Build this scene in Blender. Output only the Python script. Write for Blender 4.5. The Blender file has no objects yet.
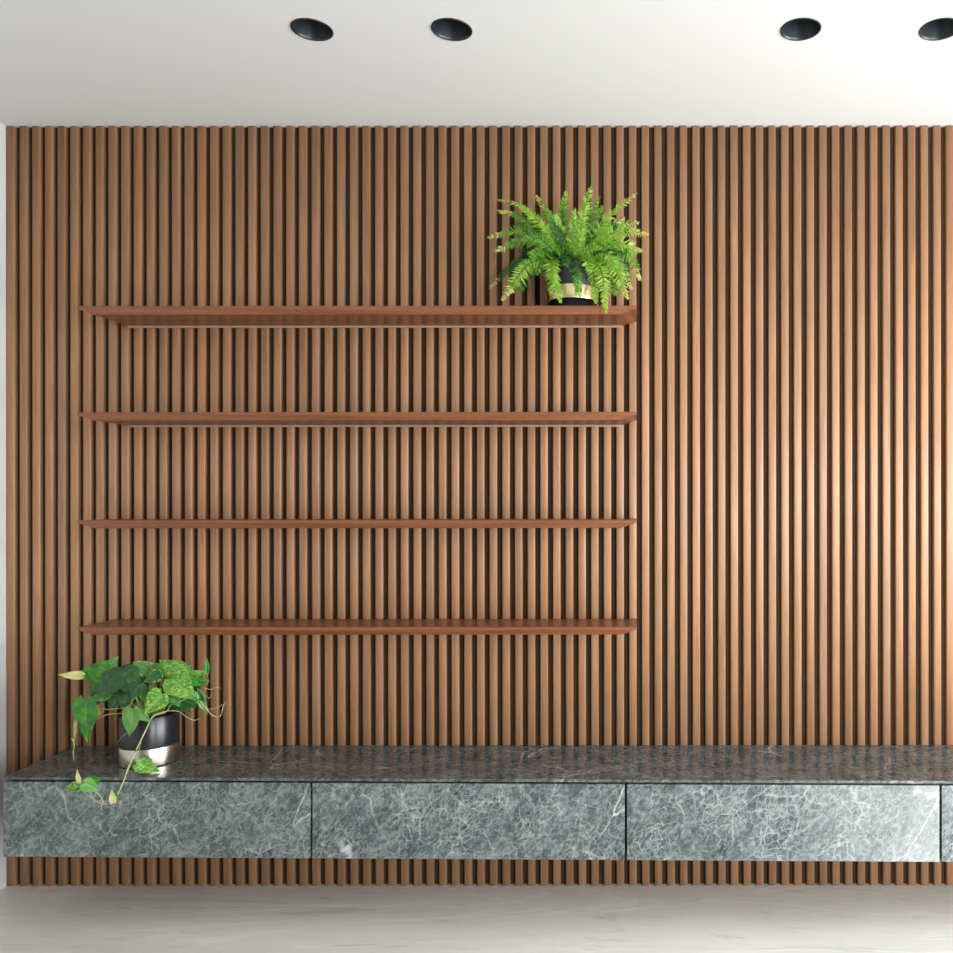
import bpy, bmesh, math, random
from mathutils import Vector, Matrix, noise
R = math.radians
scene = bpy.context.scene
COL = scene.collection

# ------------------------------------------------------------------ scale
S = 281.5            # picture units per metre on the slatted wall
D = 839.0            # camera distance from the wall in the same units
VX, VY = 640.0, 500.0
CAMZ = (886.0 - VY) / S

def W(px, py, z=0.0):
    """a point z units in front of the wall -> world metres"""
    k = (D - z) / D
    return Vector(((px - VX) * k / S, -z / S, (VY - py) * k / S + CAMZ))

def wx(u): return (u - VX) / S           # wall units -> X
def wz(u): return (VY - u) / S + CAMZ    # wall units -> Z
CEIL = wz(125.2)

# ------------------------------------------------------------------ objects
def tag(o, label=None, cat=None, group=None, kind=None):
    if label: o['label'] = label
    if cat: o['category'] = cat
    if group: o['group'] = group
    if kind: o['kind'] = kind
    return o

def empty(name, loc=(0, 0, 0)):
    o = bpy.data.objects.new(name, None)
    o.empty_display_size = 0.05
    COL.objects.link(o)
    o.location = loc
    return o

def obj(name, bm, mat, parent=None, smooth=False, bevel=0.0, seg=2):
    me = bpy.data.meshes.new(name)
    bm.normal_update()
    bm.to_mesh(me)
    bm.free()
    for m in (mat if isinstance(mat, (list, tuple)) else [mat]):
        me.materials.append(m)
    if smooth:
        for p in me.polygons: p.use_smooth = True
    o = bpy.data.objects.new(name, me)
    COL.objects.link(o)
    if parent: o.parent = parent
    if bevel:
        b = o.modifiers.new('bevel', 'BEVEL')
        b.width = bevel; b.segments = seg; b.limit_method = 'ANGLE'; b.angle_limit = R(30)
    return o

def box(bm, x0, x1, y0, y1, z0, z1):
    v = [bm.verts.new((x, y, z)) for x in (x0, x1) for y in (y0, y1) for z in (z0, z1)]
    for f in ((0, 1, 3, 2), (4, 6, 7, 5), (0, 4, 5, 1), (2, 3, 7, 6), (0, 2, 6, 4), (1, 5, 7, 3)):
        bm.faces.new([v[i] for i in f])

def hexa(bm, lo, hi, z0, z1):
    """prism from a lower and an upper quad (lists of xy)"""
    a = [bm.verts.new((x, y, z0)) for x, y in lo]
    b = [bm.verts.new((x, y, z1)) for x, y in hi]
    n = len(a)
    bm.faces.new(a[::-1]); bm.faces.new(b)
    for i in range(n):
        bm.faces.new((a[i], a[(i + 1) % n], b[(i + 1) % n], b[i]))

def lathe(bm, prof, n=64, c=(0, 0, 0), cap0=False, cap1=False):
    rings = []
    for r, z in prof:
        rings.append([bm.verts.new((c[0] + r * math.cos(2 * math.pi * i / n), c[1] + r * math.sin(2 * math.pi * i / n), c[2] + z)) for i in range(n)])
    for a, b in zip(rings, rings[1:]):
        for i in range(n):
            bm.faces.new((a[i], a[(i + 1) % n], b[(i + 1) % n], b[i]))
    if cap0: bm.faces.new(rings[0][::-1])
    if cap1: bm.faces.new(rings[-1])

def smooth_pts(pts, k=6):
    """Catmull-Rom through the points"""
    P = [Vector(p) for p in pts]
    P = [P[0] * 2 - P[1]] + P + [P[-1] * 2 - P[-2]]
    out = []
    for i in range(1, len(P) - 2):
        for j in range(k):
            t = j / k
            a, b, c, d = P[i - 1], P[i], P[i + 1], P[i + 2]
            out.append(0.5 * ((2 * b) + (c - a) * t + (2 * a - 5 * b + 4 * c - d) * t * t + (3 * b - a - 3 * c + d) * t ** 3))
    out.append(P[-2])
    return out

def tube(bm, pts, r0, r1, n=6, mi=0):
    rings = []
    N = len(pts)
    for i, p in enumerate(pts):
        t = (pts[min(i + 1, N - 1)] - pts[max(i - 1, 0)]).normalized()
        ref = Vector((0, 0, 1)) if abs(t.z) < 0.9 else Vector((0, 1, 0))
        a = t.cross(ref).normalized(); b = t.cross(a).normalized()
        r = r0 + (r1 - r0) * i / (N - 1)
        rings.append([bm.verts.new(p + a * r * math.cos(2 * math.pi * j / n) + b * r * math.sin(2 * math.pi * j / n)) for j in range(n)])
    for a, b in zip(rings, rings[1:]):
        for j in range(n):
            f = bm.faces.new((a[j], a[(j + 1) % n], b[(j + 1) % n], b[j])); f.smooth = True; f.material_index = mi
    bm.faces.new(rings[0][::-1]).material_index = mi
    bm.faces.new(rings[-1]).material_index = mi

# ------------------------------------------------------------------ materials
class NT:
    def __init__(self, name, rough=0.5, metal=0.0, spec=0.5):
        self.m = bpy.data.materials.new(name)
        self.m.use_nodes = True
        self.t = self.m.node_tree
        self.b = self.t.nodes['Principled BSDF']
        self.b.inputs['Roughness'].default_value = rough
        self.b.inputs['Metallic'].default_value = metal
        self.b.inputs['Specular IOR Level'].default_value = spec
    def n(self, kind, **kw):
        nd = self.t.nodes.new(kind)
        for k, v in kw.items():
            if k in nd.inputs: nd.inputs[k].default_value = v
            else: setattr(nd, k, v)
        return nd
    def l(self, a, b): self.t.links.new(a, b)
    def coords(self, scale=(1, 1, 1), rot=(0, 0, 0), loc=(0, 0, 0)):
        tc = self.n('ShaderNodeTexCoord'); mp = self.n('ShaderNodeMapping')
        mp.inputs['Scale'].default_value = scale
        mp.inputs['Rotation'].default_value = rot
        mp.inputs['Location'].default_value = loc
        self.l(tc.outputs['Object'], mp.inputs['Vector'])
        return mp.outputs['Vector']
    def ramp(self, fac, stops):
        r = self.n('ShaderNodeValToRGB')
        e = r.color_ramp.elements
        while len(e) < len(stops): e.new(0.5)
        for el, (p, c) in zip(e, stops):
            el.position = p
            el.color = (c, c, c, 1) if isinstance(c, (int, float)) else (*c, 1)
        self.l(fac, r.inputs['Fac'])
        return r.outputs['Color']
    def mix(self, fac, a, b, mode='MIX'):
        m = self.n('ShaderNodeMix', data_type='RGBA', blend_type=mode)
        for s, v in ((0, fac), (6, a), (7, b)):
            if hasattr(v, 'is_linked') or hasattr(v, 'links'): self.l(v, m.inputs[s])
            elif isinstance(v, (int, float)): m.inputs[s].default_value = v
            else: m.inputs[s].default_value = (*v, 1)
        return m.outputs[2]
    def math(self, op, a, b=0.0):
        m = self.n('ShaderNodeMath', operation=op)
        for i, v in enumerate((a, b)):
            if isinstance(v, (int, float)): m.inputs[i].default_value = v
            else: self.l(v, m.inputs[i])
        return m.outputs[0]
    def noise(self, vec, scale, detail=4, rough=0.5, dist=0.0):
        n = self.n('ShaderNodeTexNoise', Scale=scale, Detail=detail, Roughness=rough, Distortion=dist)
        self.l(vec, n.inputs['Vector'])
        return n
    def color(self, c):
        if hasattr(c, 'links'): self.l(c, self.b.inputs['Base Color'])
        else: self.b.inputs['Base Color'].default_value = (*c, 1)
        return self
    def bump(self, h, strength=0.2, dist=0.002):
        b = self.n('ShaderNodeBump', Strength=strength, Distance=dist)
        self.l(h, b.inputs['Height']); self.l(b.outputs['Normal'], self.b.inputs['Normal'])

def wood(name, dark, mid, light, axis, rough=0.45, pitch=None, phase=0.0):
    m = NT(name, rough)
    sc = {'z': (1, 1, 0.035), 'x': (0.03, 1, 1)}[axis]
    v = m.coords(sc)
    g = m.noise(v, 190, 5, 0.6, 0.4)
    g2 = m.noise(v, 45, 3, 0.5, 0.8)
    f = m.math('ADD', m.math('MULTIPLY', g.outputs['Fac'], 0.45), m.math('MULTIPLY', g2.outputs['Fac'], 0.55))
    c = m.ramp(f, [(0.30, dark), (0.5, mid), (0.70, light)])
    if pitch:      # every slat was cut from its own board
        tc = m.n('ShaderNodeTexCoord'); sp = m.n('ShaderNodeSeparateXYZ'); m.l(tc.outputs['Object'], sp.inputs[0])
        idx = m.math('FLOOR', m.math('DIVIDE', m.math('SUBTRACT', sp.outputs['X'], phase), pitch))
        wn = m.n('ShaderNodeTexWhiteNoise', noise_dimensions='1D'); m.l(idx, wn.inputs['W'])
        tint = m.ramp(wn.outputs['Value'], [(0.0, (0.88, 0.90, 0.92)), (0.5, (1, 1, 1)), (1.0, (1.08, 1.02, 0.98))])
        c = m.mix(1.0, c, tint, 'MULTIPLY')
    m.color(c)
    m.bump(g.outputs['Fac'], 0.12, 0.001)
    return m.m

PITCH = 12.705 / S
SLAT0 = wx(13.95 - 7.5)                     # left edge of the first slat
MAT = {}
MAT['slat'] = wood('oiled_slat_wood', (0.212, 0.108, 0.054), (0.298, 0.157, 0.080), (0.390, 0.214, 0.116), 'z', 0.5, PITCH, SLAT0 - 0.008)
MAT['shelf'] = wood('stained_shelf_wood', (0.112, 0.037, 0.015), (0.18, 0.062, 0.024), (0.25, 0.092, 0.038), 'x', 0.34)
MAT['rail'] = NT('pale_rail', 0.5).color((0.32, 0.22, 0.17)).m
MAT['backing'] = NT('dark_backing_felt', 0.9, 0, 0.2).color((0.048, 0.026, 0.013)).m

def marble(name, rough=0.14, pale=0.0, k0=0.02, tint=None, spec=0.5):
    m = NT(name, rough, 0, spec)
    v0 = m.coords((1, 1, 1), (0, R(52), 0))
    mp = m.n('ShaderNodeMapping'); mp.inputs['Scale'].default_value = (0.85, 1.25, 1.25)
    m.l(v0, mp.inputs['Vector']); v = mp.outputs['Vector']
    def warp(src, sc, amt, det):
        w = m.noise(src, sc, det, 0.6)
        k = m.n('ShaderNodeVectorMath', operation='MULTIPLY_ADD')
        m.l(w.outputs['Color'], k.inputs[0]); k.inputs[1].default_value = (amt, amt, amt); m.l(src, k.inputs[2])
        return k.outputs[0]
    q = warp(v, 5.0, 0.09, 5)
    q2 = warp(q, 30.0, 0.026, 5)
    cloud = m.noise(q, 11.0, 9, 0.68)
    c = m.ramp(cloud.outputs['Fac'], [(0.34, (0.026, 0.037, 0.039)), (0.50, (0.060, 0.078, 0.079)), (0.66, (0.130, 0.153, 0.151))])
    blotch = m.noise(q2, 62, 7, 0.75)
    c = m.mix(m.ramp(blotch.outputs['Fac'], [(0.48, 0.0), (0.68, 0.75)]), c, (0.25, 0.28, 0.275))
    c = m.mix(m.ramp(blotch.outputs['Fac'], [(0.34, 0.65), (0.47, 0.0)]), c, (0.024, 0.036, 0.038))
    def veins(scale, hi, mask_scale, m0, m1, vec):
        vo = m.n('ShaderNodeTexVoronoi', feature='DISTANCE_TO_EDGE', Scale=scale); m.l(vec, vo.inputs['Vector'])
        line = m.ramp(vo.outputs['Distance'], [(0.0, 1.0), (hi, 0.0)])
        mk = m.noise(v, mask_scale, 3, 0.6)
        k = m.ramp(mk.outputs['Fac'], [(m0, 0.0), (m1, 1.0)])
        return m.math('MULTIPLY', line, k)
    v55 = veins(55, 0.10, 12, 0.38, 0.60, q2); v22 = veins(24, 0.050, 7, 0.42, 0.60, q2)
    v7 = veins(7.5, 0.020, 5, 0.47, 0.60, q); v3 = veins(3.4, 0.014, 4, 0.50, 0.62, q)
    c = m.mix(m.math('MULTIPLY', v55, 0.34), c, (0.36, 0.39, 0.385))
    if pale:      # floor glare painted into the colour over slightly paler stone, rising along X
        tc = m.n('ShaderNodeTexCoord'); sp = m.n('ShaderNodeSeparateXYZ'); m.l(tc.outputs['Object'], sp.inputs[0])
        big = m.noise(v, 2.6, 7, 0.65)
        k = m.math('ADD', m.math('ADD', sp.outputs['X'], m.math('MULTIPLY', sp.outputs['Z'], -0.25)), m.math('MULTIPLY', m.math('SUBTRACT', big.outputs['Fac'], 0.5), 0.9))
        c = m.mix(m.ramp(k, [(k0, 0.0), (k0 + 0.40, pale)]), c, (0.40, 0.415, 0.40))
    c = m.mix(m.math('MULTIPLY', v22, 0.48), c, (0.42, 0.45, 0.44))
    c = m.mix(m.math('MULTIPLY', v7, 0.42), c, (0.48, 0.51, 0.50))
    c = m.mix(m.math('MULTIPLY', v3, 0.75), c, (0.60, 0.62, 0.60))
    if tint: c = m.mix(1.0, c, tint, 'MULTIPLY')
    m.color(c)
    return m.m
MAT['marble'] = marble('polished_grey_marble')
MAT['marble_pale_glare'] = marble('polished_grey_marble_pale_glare_end', 0.14, 0.36)
MAT['marble_glare_all'] = marble('polished_grey_marble_glare_all', 0.14, 0.36, -0.8)
MAT['marble_top'] = marble('polished_grey_marble_shaded_top', 0.19, 0, 0, (0.70, 0.67, 0.66), 0.36)  # same stone, tinted darker for the shade and brown wall reflection on top

def floor_mat():
    m = NT('polished_pale_stone', 0.22)
    v = m.coords((0.5, 1.3, 1), (0, 0, R(14)))
    w = m.noise(v, 1.6, 6, 0.6, 1.2)
    c = m.ramp(w.outputs['Fac'], [(0.3, (0.53, 0.512, 0.475)), (0.55, (0.61, 0.592, 0.555)), (0.75, (0.67, 0.655, 0.62))])
    v2 = m.coords((0.45, 2.6, 1), (0, 0, R(14)))
    st = m.noise(v2, 5.5, 7, 0.7, 1.8)
    k = m.ramp(st.outputs['Fac'], [(0.56, 0.0), (0.70, 1.0)])
    c = m.mix(m.math('MULTIPLY', k, 0.40), c, (0.26, 0.24, 0.20))
    vo = m.n('ShaderNodeTexNoise', Scale=1.1, Detail=5, Roughness=0.55, Distortion=1.0); m.l(v2, vo.inputs['Vector'])
    ln = m.ramp(m.math('ABSOLUTE', m.math('SUBTRACT', vo.outputs['Fac'], 0.5)), [(0.0, 1.0), (0.012, 0.0)])
    c = m.mix(m.math('MULTIPLY', ln, 0.35), c, (0.78, 0.76, 0.72))
    m.color(c)
    return m.m
MAT['floor'] = floor_mat()

def paint(name, c):
    m = NT(name, 0.85, 0, 0.3)
    n = m.noise(m.coords(), 2.0, 3)
    m.color(m.mix(n.outputs['Fac'], tuple(x * 0.985 for x in c), c))
    b = m.noise(m.coords(), 350, 2)
    m.bump(b.outputs['Fac'], 0.04, 0.001)
    return m.m
MAT['ceiling'] = paint('ceiling_paint', (0.66, 0.66, 0.658))
MAT['wall'] = paint('wall_paint', (0.52, 0.53, 0.52))
MAT['wall_grey'] = paint('wall_paint_grey', (0.26, 0.255, 0.25))

def flat(name, c, rough, metal=0.0, nz=0.0):
    m = NT(name, rough, metal)
    n = m.noise(m.coords(), 60, 3)
    m.color(m.mix(n.outputs['Fac'], tuple(x * 0.93 for x in c), c))
    if nz: m.bump(n.outputs['Fac'], nz, 0.001)
    return m.m
MAT['recess'] = flat('dark_recess', (0.012, 0.022, 0.020), 0.6)
MAT['lightblack'] = flat('black_lacquer', (0.010, 0.014, 0.017), 0.35)
MAT['reflector'] = flat('satin_dark_reflector', (0.018, 0.025, 0.030), 0.3)
MAT['lens'] = flat('unlit_lens', (0.05, 0.06, 0.065), 0.15)
MAT['pot'] = flat('black_satin_glaze', (0.010, 0.012, 0.016), 0.28)
MAT['soil'] = flat('potting_soil', (0.030, 0.020, 0.012), 0.95, 0, 0.9)
MAT['frame'] = flat('window_frame_black', (0.02, 0.02, 0.02), 0.4)
def metal(name, c, rough):
    m = NT(name, rough, 1.0)
    v = m.coords((1, 1, 30))
    n = m.noise(v, 40, 3)
    m.color(m.mix(n.outputs['Fac'], tuple(x * 0.9 for x in c), c))
    m.b.inputs['Anisotropic'].default_value = 0.4
    return m.m
MAT['silver'] = metal('brushed_champagne_metal', (0.60, 0.54, 0.47), 0.24)
MAT['brass'] = metal('brushed_brass', (0.86, 0.70, 0.40), 0.25)

def leafmat(name, c0, c1, streak=None, amt=0.5, rough=0.35, trans=0.25, scale=55, rib=False):
    m = NT(name, rough)
    v = m.coords()
    n = m.noise(v, 28, 3)
    c = m.ramp(n.outputs['Fac'], [(0.35, c0), (0.65, c1)])
    if streak:
        s = m.noise(v, scale, 3, 0.55, 0.8)
        k = m.ramp(s.outputs['Fac'], [(0.52, 0.0), (0.62, 1.0)])
        c = m.mix(m.math('MULTIPLY', k, amt), c, streak)
    if rib:
        at = m.n('ShaderNodeAttribute'); at.attribute_name = 'rib'
        c = m.mix(m.ramp(at.outputs['Fac'], [(0.0, 0.55), (0.10, 0.0)]), c, tuple(min(1, x * 1.7 + .05) for x in c1))
    m.color(c)
    tr = m.n('ShaderNodeBsdfTranslucent'); m.l(c, tr.inputs['Color'])
    mx = m.n('ShaderNodeMixShader'); mx.inputs[0].default_value = trans
    out = [x for x in m.t.nodes if x.type == 'OUTPUT_MATERIAL'][0]
    m.l(m.b.outputs[0], mx.inputs[1]); m.l(tr.outputs[0], mx.inputs[2]); m.l(mx.outputs[0], out.inputs['Surface'])
    return m.m
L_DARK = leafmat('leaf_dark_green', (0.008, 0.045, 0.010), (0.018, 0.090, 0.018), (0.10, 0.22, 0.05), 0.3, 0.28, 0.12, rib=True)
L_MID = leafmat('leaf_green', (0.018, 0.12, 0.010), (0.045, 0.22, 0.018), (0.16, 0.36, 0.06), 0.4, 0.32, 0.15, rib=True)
L_VAR = leafmat('leaf_variegated', (0.05, 0.21, 0.015), (0.12, 0.33, 0.03), (0.50, 0.60, 0.20), 0.7, 0.36, 0.2, 120, rib=True)
L_PALE = leafmat('leaf_pale_yellow', (0.42, 0.46, 0.13), (0.66, 0.60, 0.30), None, 0, 0.45)
L_LIGHT = leafmat('leaf_light_green', (0.10, 0.28, 0.06), (0.18, 0.38, 0.10), None, 0, 0.4, rib=True)
STEM = leafmat('vine_green', (0.25, 0.33, 0.10), (0.42, 0.48, 0.20), None, 0, 0.45, 0.1)
TAN = leafmat('vine_tan', (0.36, 0.27, 0.11), (0.50, 0.42, 0.20), None, 0, 0.5, 0.1)
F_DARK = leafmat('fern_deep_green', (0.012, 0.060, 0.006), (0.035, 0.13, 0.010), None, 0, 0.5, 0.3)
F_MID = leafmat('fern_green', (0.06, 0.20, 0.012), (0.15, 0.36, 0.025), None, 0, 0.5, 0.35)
F_LIGHT = leafmat('fern_fresh_green', (0.17, 0.38, 0.025), (0.34, 0.54, 0.07), None, 0, 0.5, 0.35)
F_TAN = leafmat('fern_yellowed', (0.42, 0.42, 0.10), (0.55, 0.45, 0.18), None, 0, 0.5, 0.3)

# ------------------------------------------------------------------ room
XL, XR, YB = wx(5.5), 2.8, -3.9
def structure(name, bm, m, **k): return tag(obj(name, bm, m, **k), kind='structure')

bm = bmesh.new(); box(bm, XL - .12, XR + .12, YB - .12, .16, -.12, 0); structure('floor', bm, MAT['floor'])
# wall behind, dark backing sheet and the slats fixed on it
bm = bmesh.new(); box(bm, XL - .12, XR + .12, .036, .16, 0, CEIL)
wall_back = structure('wall_back', bm, MAT['wall'])
DEPTH = 0.018
bm = bmesh.new(); box(bm, XL, XR, DEPTH, .0355, 0, CEIL)
obj('backing_sheet', bm, MAT['backing'], wall_back)
bm = bmesh.new()
i = 0
SW = 7.5 / S
while SLAT0 + i * PITCH + SW < XR:
    x = SLAT0 + i * PITCH
    xa, xb = (x if i else wx(5.7)), x + SW
    n, sag = 10, 0.0042                      # softly rounded front
    prof = [(xa, DEPTH)] + [(xa + (xb - xa) * (0.5 - 0.5 * math.cos(math.pi * q / n)), sag * (1 - math.sin(math.pi * q / n) ** 0.6)) for q in range(n + 1)] + [(xb, DEPTH)]
    lo = [bm.verts.new((px_, py_, 0.001)) for px_, py_ in prof]
    hi = [bm.verts.new((px_, py_, CEIL - 0.001)) for px_, py_ in prof]
    m_ = len(prof)
    for q in range(m_):
        f = bm.faces.new((lo[q], lo[(q + 1) % m_], hi[(q + 1) % m_], hi[q]))
        f.smooth = 1 <= q <= n
    bm.faces.new(lo[::-1]); bm.faces.new(hi)
    i += 1
bmesh.ops.recalc_face_normals(bm, faces=bm.faces)
obj('slat_cladding', bm, MAT['slat'], wall_back)
bm = bmesh.new(); box(bm, XL - .12, XL, YB - .12, .036, 0, CEIL); structure('wall_left', bm, MAT['wall'])

# downlight places (drawn as circles on the ceiling)
RL = 16.15 / S
ZL = 171.0
lights = [W(px, 29.2, ZL) for px in (312.3, 452.0, 801.0, 940.4)]
# ceiling with round cut-outs
bm = bmesh.new(); box(bm, XL - .12, XR + .12, YB - .12, .16, CEIL, CEIL + .16)
ceiling = structure('ceiling', bm, MAT['ceiling'])
bm = bmesh.new()
for p in lights: lathe(bm, [(RL * .96, -.05), (RL * .96, .12)], 64, (p.x, p.y, CEIL), True, True)
cut = obj('cutter', bm, MAT['ceiling'])
md = ceiling.modifiers.new('holes', 'BOOLEAN'); md.object = cut; md.operation = 'DIFFERENCE'; md.solver = 'EXACT'
bpy.context.view_layer.update()
dg = bpy.context.evaluated_depsgraph_get()
newme = bpy.data.meshes.new_from_object(ceiling.evaluated_get(dg))
ceiling.modifiers.clear(); ceiling.data = newme; newme.name = 'ceiling'
bpy.data.objects.remove(cut, do_unlink=True)

# wall behind the camera and wall on the right, each with a tall window opening
WB = (1.15, 2.65, 0.0, 2.5)        # x0 x1 z0 z1 in the rear wall
WR = (-3.3, -0.45, 0.0, 2.5)     # y0 y1 z0 z1 in the right wall
bm = bmesh.new()
box(bm, XL - .12, WB[0], YB - .12, YB, 0, CEIL); box(bm, WB[1], XR + .12, YB - .12, YB, 0, CEIL)
box(bm, WB[0], WB[1], YB - .12, YB, WB[3], CEIL)
structure('wall_front', bm, MAT['wall_grey'])
bm = bmesh.new()
box(bm, XR, XR + .12, YB, WR[0], 0, CEIL); box(bm, XR, XR + .12, WR[1], .036, 0, CEIL)
box(bm, XR, XR + .12, WR[0], WR[1], WR[3], CEIL)
structure('wall_right', bm, MAT['wall_grey'])
bm = bmesh.new()
for x in (WB[0] + .03, (WB[0] + WB[1]) / 2, WB[1] - .03): box(bm, x - .03, x + .03, YB - .09, YB - .03, 0, WB[3])
for z in (0.03, WB[3] - .03): box(bm, WB[0], WB[1], YB - .09, YB - .03, z - .03, z + .03)
structure('window_1', bm, MAT['frame'])
bm = bmesh.new()
for y in (WR[0] + .03, (WR[0] + WR[1]) / 2, WR[1] - .03): box(bm, XR + .03, XR + .09, y - .03, y + .03, 0, WR[3])
for z in (0.03, WR[3] - .03): box(bm, XR + .03, XR + .09, WR[0], WR[1], z - .03, z + .03)
structure('window_2', bm, MAT['frame'])

# ------------------------------------------------------------------ downlights
LAB = ['black recessed ceiling downlight, leftmost of the four',
       'black recessed ceiling downlight, second from the left',
       'black recessed ceiling downlight, third from the left, right of the fern',
       'black recessed ceiling downlight at the right edge, partly cut off by the frame']
def make_downlight():
    t = empty('downlight')
    bm = bmesh.new()
    lathe(bm, [(RL * .90, .004), (RL * .93, -.0022), (RL * .97, -.003), (RL, -.0015), (RL, .0004), (RL * .955, .0004)], 72)
    obj('trim_ring', bm, MAT['lightblack'], t, smooth=True)
    bm = bmesh.new()
    lathe(bm, [(RL * .92, 0.0), (RL * .88, .012), (RL * .74, .040), (RL * .58, .070), (RL * .58, .085)], 72)
    obj('reflector', bm, MAT['reflector'], t, smooth=True)
    bm = bmesh.new()
    lathe(bm, [(.001, .066), (RL * .3, .067), (RL * .57, .074)], 48)
    obj('lens', bm, MAT['lens'], t, smooth=True)
    bm = bmesh.new()
    lathe(bm, [(RL * .93, .004), (RL * .93, .095), (.001, .095)], 48)
    obj('housing', bm, MAT['lightblack'], t)
    return t
def copy_tree(o, parent=None):
    c = o.copy(); COL.objects.link(c); c.parent = parent
    for ch in list(o.children): copy_tree(ch, c)
    return c
d0 = make_downlight()
for k, p in enumerate(lights):
    d = d0 if k == 0 else copy_tree(d0)
    d.location = (p.x, p.y, CEIL)
    tag(d, LAB[k], 'ceiling light', 'recessed downlights in the ceiling')

# ------------------------------------------------------------------ shelves
SHD, SHT = 56.3 / S, 7.5 / S
X0, X1 = wx(114.8), wx(636.5)
EI, FI, NOSE = 14 / S, 3.4 / S, 2.6 / S
def make_shelf():
    t = empty('wall_shelf')
    Lh = (X1 - X0) / 2
    bm = bmesh.new()
    top = [(-Lh, -SHD), (Lh, -SHD), (Lh, 0), (-Lh, 0)]
    bot = [(-Lh + EI, -SHD + FI), (Lh - EI, -SHD + FI), (Lh - EI, 0), (-Lh + EI, 0)]
    a = [bm.verts.new((x, y, 0)) for x, y in top]
    b = [bm.verts.new((x, y, -NOSE)) for x, y in top]
    c = [bm.verts.new((x, y, -SHT)) for x, y in bot]
    bm.faces.new(a); bm.faces.new(c[::-1])
    for q, r in ((b, a), (c, b)):
        for i in range(4): bm.faces.new((q[i], q[(i + 1) % 4], r[(i + 1) % 4], r[i]))
    obj('board', bm, MAT['shelf'], t, bevel=0.0012)
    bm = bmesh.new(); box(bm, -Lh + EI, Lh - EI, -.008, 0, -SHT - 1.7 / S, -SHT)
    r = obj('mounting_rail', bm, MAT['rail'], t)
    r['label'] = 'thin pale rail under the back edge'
    return t
SLAB = ['topmost brown wooden wall shelf, holding the potted fern at its right end',
        'second empty brown wooden wall shelf from the top',
        'third empty brown wooden wall shelf from the top, seen nearly edge-on',
        'lowest empty brown wooden wall shelf, above the trailing pothos']
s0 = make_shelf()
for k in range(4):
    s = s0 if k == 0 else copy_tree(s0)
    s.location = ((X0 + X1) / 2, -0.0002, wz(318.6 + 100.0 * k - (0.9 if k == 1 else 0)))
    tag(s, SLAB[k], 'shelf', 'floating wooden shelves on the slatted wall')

# ------------------------------------------------------------------ marble console
def cdepth(x):      # the console is a touch deeper towards the right
    return 0.3375 + (x - (-565 / S)) * 0.01483
CX0 = -565 / S
ZT, ZB = wz(745.2), wz(816.0)
def px_to_x(px):
    x = 0
    for _ in range(20):
        z = cdepth(x) * S
        x = (px - VX) * (D - z) / D / S
    return x
seams = [px_to_x(p) for p in (310.9, 625.6, 940.5)]
pitch = seams[2] - seams[1]
edges = [CX0] + seams + [seams[2] + pitch, seams[2] + 2 * pitch]
GAPX = 2.3 / 2 / S / 1.14
SLABT = 2.6 / S / 1.0
GZ = 1.7 / S
t = empty('worktop', ((CX0 + edges[-1]) / 2, 0, ZT - SLABT))
bm = bmesh.new()
cx = t.location.x
q = [(CX0 - cx, -cdepth(CX0)), (edges[-1] - cx, -cdepth(edges[-1])), (edges[-1] - cx, 0), (CX0 - cx, 0)]
hexa(bm, q, q, 0, SLABT)
obj('slab', bm, MAT['marble_top'], t, bevel=0.0012)
tag(t, 'long thin polished grey marble worktop on the wall-hung drawer units', 'worktop')
ULAB = ['grey marble wall-hung drawer unit at the left end, under the pothos',
        'grey marble wall-hung drawer unit, second from the left, below the shelves',
        'grey marble wall-hung drawer unit, third from the left, with bold white veins',
        'grey marble wall-hung drawer unit at the right edge of the photo, mostly cut off', '']
for k in range(5):
    a, b = edges[k], edges[k + 1]
    c = (a + b) / 2
    t = empty('drawer_unit', (c, 0, ZB))
    H = ZT - ZB - SLABT
    fa, fb = a + (GAPX if k else 0), b - GAPX
    bm = bmesh.new()
    yb = 0.022
    hexa(bm, [(a + .001 + (0.018 if k == 0 else 0) - c, -cdepth(a) + yb), (b - .001 - c, -cdepth(b) + yb), (b - .001 - c, 0), (a + .001 + (0.018 if k == 0 else 0) - c, 0)],
         [(a + .001 + (0.018 if k == 0 else 0) - c, -cdepth(a) + yb), (b - .001 - c, -cdepth(b) + yb), (b - .001 - c, 0), (a + .001 + (0.018 if k == 0 else 0) - c, 0)], .004, H)
    obj('body', bm, MAT['recess'], t)
    bm = bmesh.new()
    q = [(fa - c, -cdepth(fa) + .001), (fb - c, -cdepth(fb) + .001), (fb - c, -cdepth(fb) + yb - .001), (fa - c, -cdepth(fa) + yb - .001)]
    hexa(bm, q, q, 0, H - GZ)
    obj('drawer_front', bm, MAT['marble_pale_glare'] if k == 2 else MAT['marble_glare_all'] if k > 2 else MAT['marble'], t, bevel=0.0008)
    if k == 0:
        bm = bmesh.new()
        box(bm, a - c, a + .018 - c, -cdepth(a) + yb, 0, 0, H - .0002)
        obj('side_panel', bm, MAT['marble'], t)
    tag(t, ULAB[k] or 'grey marble wall-hung drawer unit beyond the right edge of the photo', 'drawer unit', 'wall-hung marble drawer units')

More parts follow.
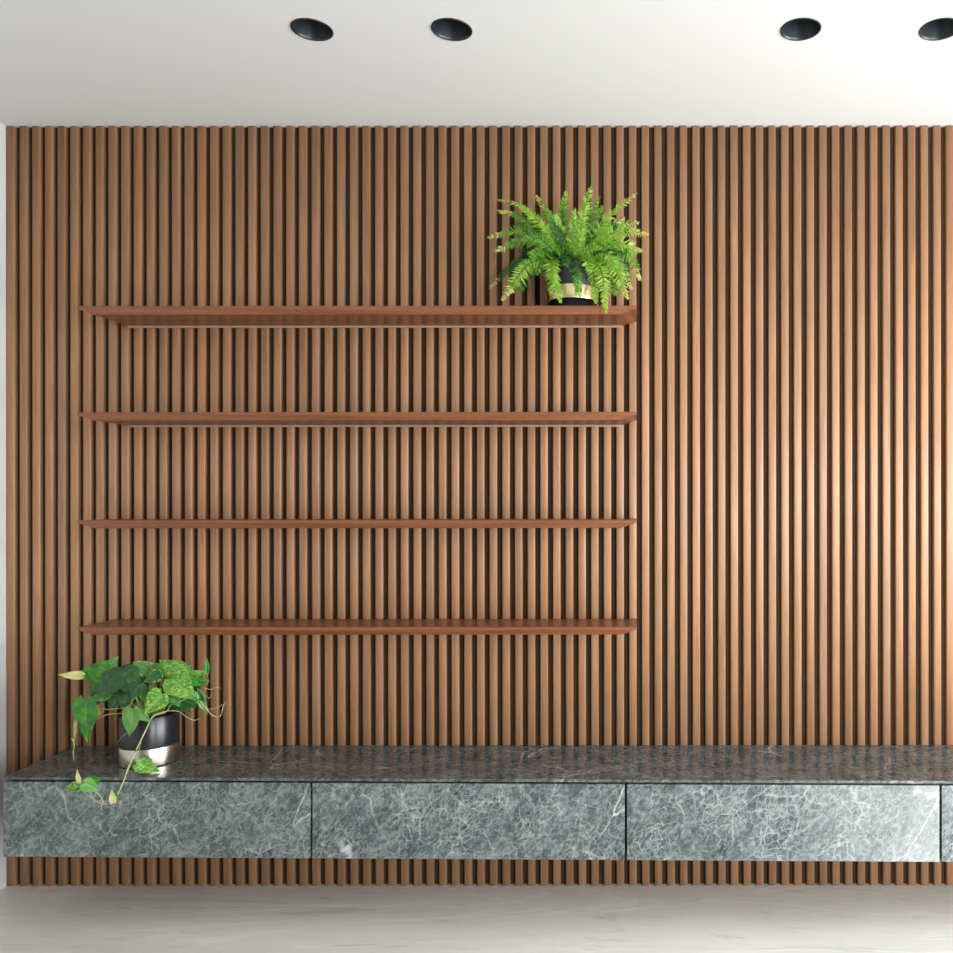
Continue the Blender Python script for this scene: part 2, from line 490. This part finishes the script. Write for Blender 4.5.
# ------------------------------------------------------------------ pots
def pot_parts(t, r, h, foot, bandh, metal_mat):
    bm = bmesh.new()
    w = 0.004
    fr = r * .80
    prof = [(fr * .98, 0), (fr, .0015), (fr, foot), (r * .985, foot), (r, foot + .0015), (r, h - .0015), (r - .0012, h), (r - w + .001, h), (r - w, h - .0015), (r - w, h - .05), (.002, h - .05)]
    lathe(bm, prof, 96, (0, 0, 0), True, False)
    p = obj('pot', bm, MAT['pot'], t, smooth=False)
    for pl in p.data.polygons: pl.use_smooth = abs(pl.normal.z) < .3
    bm = bmesh.new()
    lathe(bm, [(r - .001, foot + .0005), (r + .0012, foot + .0008), (r + .0014, foot + .002), (r + .0014, foot + bandh - .001), (r + .001, foot + bandh), (r - .001, foot + bandh)], 96)
    b = obj('metal_band', bm, metal_mat, p)
    for pl in b.data.polygons: pl.use_smooth = abs(pl.normal.z) < .3
    bm = bmesh.new()
    n = 28
    rr = r - w - .0005
    rings = []
    rnd = random.Random(4)
    for j in range(1, 7):
        rings.append([bm.verts.new((rr * j / 6 * math.cos(2 * math.pi * i / n), rr * j / 6 * math.sin(2 * math.pi * i / n), h - .018 + rnd.uniform(-.003, .003))) for i in range(n)])
    bm.faces.new(rings[0])
    for a, b2 in zip(rings, rings[1:]):
        for i in range(n): bm.faces.new((a[i], b2[i], b2[(i + 1) % n], a[(i + 1) % n]))
    obj('soil', bm, MAT['soil'], t)

# ------------------------------------------------------------------ fern
zf = 31.0
kf = (D - zf) / D
fern = empty('potted_fern', ((573.5 - VX) * kf / S, -zf / S, wz(318.6)))
tag(fern, 'bushy bright green fern in a black pot with a brass band, on the top shelf', 'potted plant')
FR = 23.3 / S
pot_parts(fern, FR, 43 / S, 8.0 / S, 13.2 / S, MAT['brass'])
fbase = Vector(fern.location)
rnd = random.Random(11)

def frond(bm, pts, wmax, mat, tipmat=None, normal=None, step=0.0050, droop=0.0):
    P = smooth_pts(pts, 10)
    L = [0]
    for a, b in zip(P, P[1:]): L.append(L[-1] + (b - a).length)
    T = L[-1]
    tube(bm, P[::2] if len(P) % 2 else P[::2] + [P[-1]], .0008, .0003, 4, mat)
    view = Vector((0, 0, CAMZ)) + Vector((0, -D / S, 0))
    s = T * .10
    j = 0
    side_flip = 1
    while s < T:
        while j < len(L) - 2 and L[j + 1] < s: j += 1
        f = (s - L[j]) / max(1e-6, L[j + 1] - L[j])
        p = P[j].lerp(P[j + 1], f)
        tg = (P[j + 1] - P[j]).normalized()
        nrm = (normal - tg * normal.dot(tg)).normalized()
        sd = tg.cross(nrm).normalized()
        u = s / T
        w = wmax * (min(1, u / .22) ** .6 * .9 + .1) * (1 - u) ** .5 if u > .001 else 0
        w = max(w, wmax * .10)
        for sg in (-1, 1):
            l = w * rnd.uniform(.78, 1.2)
            dr = (sd * sg * (1 - .25 * u) + tg * (.22 + .5 * u + rnd.uniform(-.12, .16)) + nrm * rnd.uniform(-.5, .45)).normalized()
            wd = min(.0024, l * .30) * rnd.uniform(.85, 1.15)
            ax = (tg - dr * tg.dot(dr)).normalized()
            ax = (ax + nrm * rnd.uniform(-.5, .5)).normalized()
            mi = mat if (tipmat is None or u < .84 + rnd.uniform(-.1, .1)) else tipmat
            cl = -nrm * l * rnd.uniform(.05, .22)
            v = [bm.verts.new(p), bm.verts.new(p + dr * l * .22 + ax * wd), bm.verts.new(p + dr * l * .22 - ax * wd * .9),
                 bm.verts.new(p + dr * l * .68 + ax * wd * .8 + cl * .4), bm.verts.new(p + dr * l * .68 - ax * wd * .7 + cl * .4), bm.verts.new(p + dr * l + cl)]
            for fc in ((0, 2, 1), (1, 2, 4, 3), (3, 4, 5)):
                ff = bm.faces.new([v[q] for q in fc]); ff.material_index = mi
        s += step * rnd.uniform(.85, 1.15)

# slots: 0 deep, 1 stalk, 2 green, 3 fresh, 4 yellowed
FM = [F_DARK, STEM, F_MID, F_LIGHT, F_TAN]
bm = bmesh.new()
def fp(px, py, z): return W(px, py, z) - fbase
def add_frond(tip, ztip, via=None, w=8.0, mat=2, tip_m=None, root=None, zv=None, n=(0.0, -1.0, .35)):
    rx, ry = root or (573 + (tip[0] - 573) * .12, 266)
    rz = zf + rnd.uniform(-8, 8) + (ztip - zf) * .1
    if via is None:
        mx, my = (rx + tip[0]) / 2, (ry + tip[1]) / 2
        via = (mx, my - abs(tip[0] - rx) * .16 - 5)
    zv = zv if zv is not None else (rz * .45 + ztip * .55)
    frond(bm, [fp(rx, ry, rz), fp(*via, zv), fp(*tip, ztip)], w / S, mat, tip_m, Vector(n))
# far side of the plant first, then the near fronds
spec = [
 ((487, 237), 34, (528, 232), 8, 2, 4), ((497, 199), 20, (530, 212), 6, 2, 4), ((497, 210), 26, (528, 222), 8, 2, 4),
 ((493, 251), 40, (530, 240), 9, 2, 4), ((502, 300), 58, (532, 262), 10, 3, 4), ((489, 288), 22, (520, 262), 7, 0, 4),
 ((519, 205), 36, (541, 225), 9, 3, None), ((536, 195), 18, (550, 218), 8, 2, 4), ((547, 208), 30, (556, 232), 9, 2, None),
 ((566, 191), 22, (563, 222), 9, 2, 3), ((591, 186), 30, (583, 218), 9, 3, None), ((575, 208), 52, (573, 232), 7, 3, None),
 ((603, 205), 12, (592, 228), 8, 2, None), ((637, 193), 40, (604, 222), 7, 3, 4), ((625, 217), 24, (603, 232), 9, 2, 4),
 ((648, 234), 38, (615, 232), 10, 3, 4), ((643, 251), 50, (612, 243), 10, 3, 4), ((641, 281), 40, (622, 247), 9, 2, 4),
 ((628, 299), 56, (608, 258), 10, 3, 4), ((606, 313), 68, (600, 268), 8, 3, None), ((596, 304), 62, (592, 270), 7, 3, None),
 ((561, 303), 66, (552, 264), 8, 3, None), ((551, 296), 58, (553, 268), 7, 3, None), ((581, 298), 64, (574, 262), 7, 2, None),
 ((616, 296), 44, (603, 262), 9, 2, None), ((520, 292), 34, (536, 262), 9, 0, 2), ((540, 222), 46, (553, 238), 9, 3, None),
 ((612, 226), 54, (596, 240), 9, 3, None), ((520, 240), 56, (542, 240), 9, 2, None), ((516, 222), 14, (540, 232), 8, 2, None),
 ((632, 262), 20, (606, 246), 9, 2, None), ((556, 214), 44, (562, 236), 8, 3, None), ((527, 262), 62, (545, 250), 9, 2, None),
 ((632, 290), 30, (616, 260), 8, 2, 4), ((622, 272), 66, (602, 252), 9, 3, None), ((510, 266), 20, (536, 250), 8, 0, 2),
 ((640, 222), 18, (612, 228), 8, 2, 4), ((600, 196), 18, (588, 224), 7, 2, None), ((584, 222), 60, (579, 242), 8, 3, None),
 ((602, 248), 72, (588, 250), 8, 3, None), ((548, 250), 72, (558, 250), 8, 2, None), ((555, 283), 70, (552, 262), 9, 3, None), ((553, 275), 62, (556, 258), 8, 2, None), ((576, 276), 60, (574, 256), 8, 0, None), ((590, 272), 60, (584, 256), 9, 3, None), ((566, 268), 58, (567, 254), 8, 0, None), ((536, 275), 52, (545, 256), 9, 2, None), ((567, 240), 70, (569, 250), 8, 2, None),
]
for tip, z, via, w, m, tm in spec:
    add_frond(tip, z, via, w * 1.45, m, tm)
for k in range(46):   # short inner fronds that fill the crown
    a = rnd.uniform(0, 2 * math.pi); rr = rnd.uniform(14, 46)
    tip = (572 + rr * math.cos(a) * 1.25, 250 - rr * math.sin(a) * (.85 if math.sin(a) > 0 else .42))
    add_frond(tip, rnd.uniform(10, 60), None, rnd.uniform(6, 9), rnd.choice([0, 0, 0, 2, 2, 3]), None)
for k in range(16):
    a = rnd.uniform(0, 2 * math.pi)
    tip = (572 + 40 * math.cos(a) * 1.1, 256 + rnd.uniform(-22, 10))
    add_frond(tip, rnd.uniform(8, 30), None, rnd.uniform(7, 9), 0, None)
obj('foliage', bm, FM, fern)

# ------------------------------------------------------------------ pothos
zp = 49.0
kp = (D - zp) / D
pothos = empty('potted_pothos', ((149.6 - VX) * kp / S, -zp / S, ZT))
tag(pothos, 'trailing variegated pothos in a black pot with a silver band, on the marble worktop', 'potted plant')
pot_parts(pothos, 25.0 / S, 45.5 / S, .0015, 16.5 / S, MAT['silver'])
pbase = Vector(pothos.location)
def pp(px, py, z): return W(px, py, z) - pbase
rnd = random.Random(5)

PM = [L_DARK, L_MID, L_VAR, L_PALE, L_LIGHT]
def leaf(bm, B, T, width, mat, nrm=(0.1, -1, .25), fold=.16, curl=.16, twist=0.0, edge=None):
    B, T = Vector(B), Vector(T)
    ax = T - B; L = ax.length; ax.normalize()
    n = Vector(nrm); n = (n - ax * n.dot(ax)).normalized()
    n = Matrix.Rotation(twist, 3, ax) @ n
    sd = ax.cross(n).normalized()
    NT_, NS = 12, 8
    prof = [0.30, .78, .96, 1.0, .97, .90, .80, .68, .55, .41, .27, .13, 0.0]
    grid = []
    for i in range(NT_ + 1):
        t = i / NT_
        row = []
        for j in range(NS + 1):
            s = -1 + 2 * j / NS
            back = -.16 * abs(s) ** 1.5 * (1 - t) ** 3           # heart lobes behind the stalk
            wv = math.sin(t * 9 + s * 2 + L * 300) * .018 * abs(s)
            p = B + ax * L * (t + back) + sd * s * width / 2 * prof[i] + n * (width * (fold * abs(s) - .10 * abs(s) ** 2.2) * (1 - .3 * t) + wv * L - L * curl * t * t)
            vv = bm.verts.new(p); vv[RIB] = abs(s); row.append(vv)
        grid.append(row)
    for i in range(NT_):
        for j in range(NS):
            vs = [grid[i][j], grid[i][j + 1], grid[i + 1][j + 1], grid[i + 1][j]]
            f = bm.faces.new(vs); f.smooth = True
            m = mat
            if edge is not None and (j in (0, NS - 1) and i % 3 != 1): m = edge
            f.material_index = m
bm = bmesh.new()
RIB = bm.verts.layers.float.new('rib')
vm = bmesh.new()
def pet(a, za, b, zb, r=.0012, bend=5, mi=0):
    """leaf stalk"""
    A, Bv = pp(*a, za), pp(*b, zb)
    mid = (A + Bv) / 2 + Vector((0, -.004, bend / S))
    tube(vm, smooth_pts([A, mid, Bv], 6), r, r * .8, 5, mi)
def LF(base, tip, zb, zt, w, mat, nrm=(0.1, -1, .25), stalk=True, **k):
    leaf(bm, pp(*base, zb), pp(*tip, zt), w / S, mat, nrm, **k)
    if stalk:
        sx = 150 + (base[0] - 150) * .25
        pet((sx, 716), 45 + (zb - 45) * .3, base, zb, bend=abs(base[0] - sx) * .15 + 3)
# base, tip, depth at base, depth at tip, width, material
LF((107, 673), (84, 666), 60, 66, 24, 1, (.1, -.75, .8))
LF((106, 672), (117, 655), 58, 52, 17, 4, (-.2, -1, .2))
LF((103, 675), (59, 675), 64, 72, 11, 1, (0, -1, .5), fold=.3, curl=.02)
LF((82, 675.6), (57.5, 674.6), 70, 75, 8, 3, (0, -1, .5), stalk=False, fold=.3, curl=.0)
LF((122, 676), (92, 692), 74, 84, 27, 0, (0, -.8, .7))
LF((124, 672), (134, 694), 74, 84, 24, 0, (.1, -.9, .6))
LF((138, 672), (107, 668), 56, 54, 18, 0, (0, -.7, .8))
LF((112, 690), (88, 699), 66, 72, 18, 1, (-.1, -.8, .6), edge=4)
LF((104, 694), (84, 706), 60, 66, 14, 0, (0, -.9, .6))
LF((86, 701), (85, 743), 72, 70, 25, 1, (-.1, -1, .1), curl=.10, edge=None)
LF((80, 703), (72, 741), 66, 68, 14, 3, (-.7, -.8, .1), curl=.06, stalk=False)
LF((92, 706), (100, 716), 64, 62, 8, 3, (0, -1, .5), stalk=False)
LF((133, 709), (128, 737), 86, 90, 20, 4, (-.2, -1, .2), curl=.08)
LF((139, 712), (150, 722), 84, 84, 9, 4, (.2, -1, .4), stalk=False)
LF((162, 694), (143, 714), 84, 92, 22, 2, (.1, -1, .5))
LF((183, 675), (157, 658), 66, 60, 20, 2, (.15, -.9, .5))
LF((180, 676), (192, 664), 60, 52, 14, 1, (.2, -1, .5))
LF((172, 679), (194, 698), 76, 86, 23, 2, (.25, -1, .5))
LF((180, 677), (204, 684), 62, 66, 14, 1, (.2, -1, .6))
LF((150, 671), (131, 660), 58, 54, 15, 4, (0, -.8, .7), edge=3)
LF((152, 668), (162, 675), 64, 72, 14, 1, (.1, -1, .6))
LF((160, 674), (143, 681), 72, 80, 15, 0, (.1, -.8, .7), edge=4)
LF((147, 690), (151, 706), 78, 84, 15, 1, (.1, -1, .4))
LF((170, 690), (178, 706), 78, 82, 17, 1, (.2, -1, .4))
LF((180, 696), (196, 707), 70, 72, 17, 0, (.2, -1, .4))
LF((197, 692), (208, 715), 60, 60, 9, 1, (.5, -1, .2))
LF((206, 673), (207, 657), 40, 38, 6, 1, (.4, -1, .1), stalk=False)
LF((196, 680), (210, 680), 50, 48, 9, 1, (.2, -1, .6), stalk=False)
LF((118, 697), (108, 708), 70, 74, 17, 0, (0, -1, .4))
LF((129, 693), (120, 708), 74, 80, 17, 0, (0, -1, .4))
LF((140, 684), (130, 698), 78, 86, 18, 0, (.05, -.9, .6))
LF((99, 684), (84, 692), 52, 54, 13, 1, (0, -1, .4))
LF((188, 686), (203, 700), 58, 62, 15, 0, (.3, -1, .3))
LF((176, 700), (190, 712), 62, 64, 14, 0, (.2, -1, .3))
LF((192, 676), (204, 670), 52, 48, 9, 2, (.3, -1, .5))
LF((168, 668), (176, 684), 60, 66, 16, 1, (.1, -1, .5))
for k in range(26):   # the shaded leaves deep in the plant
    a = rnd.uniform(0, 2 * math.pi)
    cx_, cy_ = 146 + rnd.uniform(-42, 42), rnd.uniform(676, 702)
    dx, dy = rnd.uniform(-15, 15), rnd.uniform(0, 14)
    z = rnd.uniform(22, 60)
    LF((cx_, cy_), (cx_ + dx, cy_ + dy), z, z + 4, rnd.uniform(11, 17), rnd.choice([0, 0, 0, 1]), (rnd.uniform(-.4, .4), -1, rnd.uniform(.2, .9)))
# trailing vines
def vine(pts, r0=.0019, r1=.0012, mi=0):
    tube(vm, smooth_pts([pp(*p) for p in pts], 7), r0, r1, 6, mi)
vine([(172, 702, 60), (166, 711, 76), (153, 716, 84), (146, 729, 88), (135, 752, 94), (128, 768, 101), (123, 782, 106), (117, 795, 108), (113, 803, 109)], .0026, .0020)
vine([(113, 798, 109), (109, 803, 109), (104, 803, 109), (101, 797, 110), (94, 790, 110), (84, 784, 110), (79, 777, 110), (77, 772, 110)], .0018, .0012)
vine([(101, 803, 109), (101, 806, 109), (101.5, 810, 109)], .0013, .0006)
vine([(103, 804, 109), (96, 801, 110), (88, 795, 110), (80, 789, 110)], .0015, .0010)
LF((82, 785, )[:2], (64, 790), 110, 112, 9, 2, (0, -1, .5), stalk=False)
LF((80, 784), (64.5, 786), 110, 112, 8, 2, (0, -1, .8), stalk=False)
LF((86, 784), (101, 777), 108, 104, 13, 1, (.1, -.9, .6), stalk=False)
LF((84, 783), (99, 790), 112, 111, 12, 4, (.1, -1, .5), stalk=False)
LF((79, 782), (76, 769), 111, 111, 4, 3, (.2, -1, .2), stalk=False)
LF((113, 802), (111, 789), 110, 110, 6, 3, (.2, -1, .2), stalk=False)
LF((114, 800), (117, 790), 109, 108, 5, 2, (-.2, -1, .2), stalk=False)
vine([(141, 742, 90), (139, 748, 88), (137.5, 758, 87), (137, 764, 86), (139, 766, 86)], .0012, .0009)
LF((137.5, 764), (160, 771), 86, 82, 14, 2, (.1, -.8, .8), stalk=False, curl=.02)
vine([(133, 727, 88), (128, 732, 88), (121, 737, 86), (117, 743, 84)], .0009, .0006)
vine([(150, 715, 82), (165, 711, 78), (178, 711, 74), (187, 717, 72), (194, 720, 70), (199, 718, 68)], .0013, .0008)
vine([(168, 706, 76), (178, 702, 76), (188, 697, 72)], .0013, .0010)
vine([(199, 700, 62), (206, 708, 60), (211, 714, 58), (217, 717, 56), (221, 714, 54), (223, 706, 52), (225, 702, 52)], .0016, .0012, 1)
vine([(204, 707, 60), (210, 709, 54), (217, 707, 50), (223, 704, 46)], .0009, .0007, 1)
vine([(205, 688, 54), (211, 689, 50), (216, 687, 46), (221, 688, 44)], .0008, .0005, 1)
vine([(206, 695, 54), (209, 698, 52), (212, 693, 50)], .0007, .0005, 1)
vine([(206, 690, 46), (208, 680, 42), (206.5, 672, 40)], .0008, .0006)
vine([(140, 709, 60), (122, 708, 66), (106, 709, 70), (96, 707, 70), (86, 702, 70)], .0014, .0010)
vine([(150, 714, 50), (126, 713, 66), (108, 714, 68), (98, 718, 68), (92, 719, 68)], .0015, .0018, 1)
vine([(100, 700, 64), (104, 707, 66), (100, 714, 68), (92, 720, 68)], .0013, .0020, 1)
vine([(72, 738, 68), (74, 744, 68), (73, 752, 68), (74, 760, 68)], .0022, .0010)
vine([(130, 706, 80), (132, 700, 82), (136, 697, 82), (138, 703, 80)], .0012, .0009)
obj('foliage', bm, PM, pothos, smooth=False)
obj('trailing_vine', vm, [STEM, TAN], pothos)

# ------------------------------------------------------------------ light
P_REAR, P_RIGHT = 240, 285
w = bpy.data.worlds.new('World'); scene.world = w; w.use_nodes = True
bg = w.node_tree.nodes['Background']
bg.inputs[0].default_value = (0.80, 0.90, 1.0, 1); bg.inputs[1].default_value = 2.0
def area(name, loc, rot, sx, sy, power, col):
    l = bpy.data.lights.new(name, 'AREA'); l.shape = 'RECTANGLE'; l.size = sx; l.size_y = sy
    l.energy = power; l.color = col
    o = bpy.data.objects.new(name, l); COL.objects.link(o); o.location = loc; o.rotation_euler = rot
    return o
TILT = 12
area('daylight_rear_window', ((WB[0] + WB[1]) / 2, YB - .6, 1.25), (R(90 - TILT), 0, 0), 1.8, 2.3, P_REAR, (.97, .985, .98))
area('daylight_right_window', (XR + .65, (WR[0] + WR[1]) / 2, 1.25), (R(90 - TILT), 0, R(90)), 3.2, 2.3, P_RIGHT, (.97, .985, .98))

# ------------------------------------------------------------------ camera
cam = bpy.data.cameras.new('camera')
cam.sensor_fit = 'HORIZONTAL'; cam.sensor_width = 36.0
cam.lens = 36.0 * D / 953.0
cam.shift_x = (476.5 - VX) / 953.0
cam.shift_y = (VY - 476.5) / 953.0
cam.clip_start = 0.05
co = bpy.data.objects.new('camera', cam); COL.objects.link(co)
co.location = (0, -D / S, CAMZ); co.rotation_euler = (R(90), R(0.04), 0)
scene.camera = co

scene.view_settings.view_transform = 'Standard'
scene.view_settings.look = 'None'
scene.view_settings.exposure = 0.13
scene.view_settings.gamma = 1.0
scene.view_settings.use_curve_mapping = False
scene.cycles.use_denoising = True
scene.cycles.max_bounces = 10
scene.cycles.diffuse_bounces = 6
scene.cycles.sample_clamp_indirect = 8.0
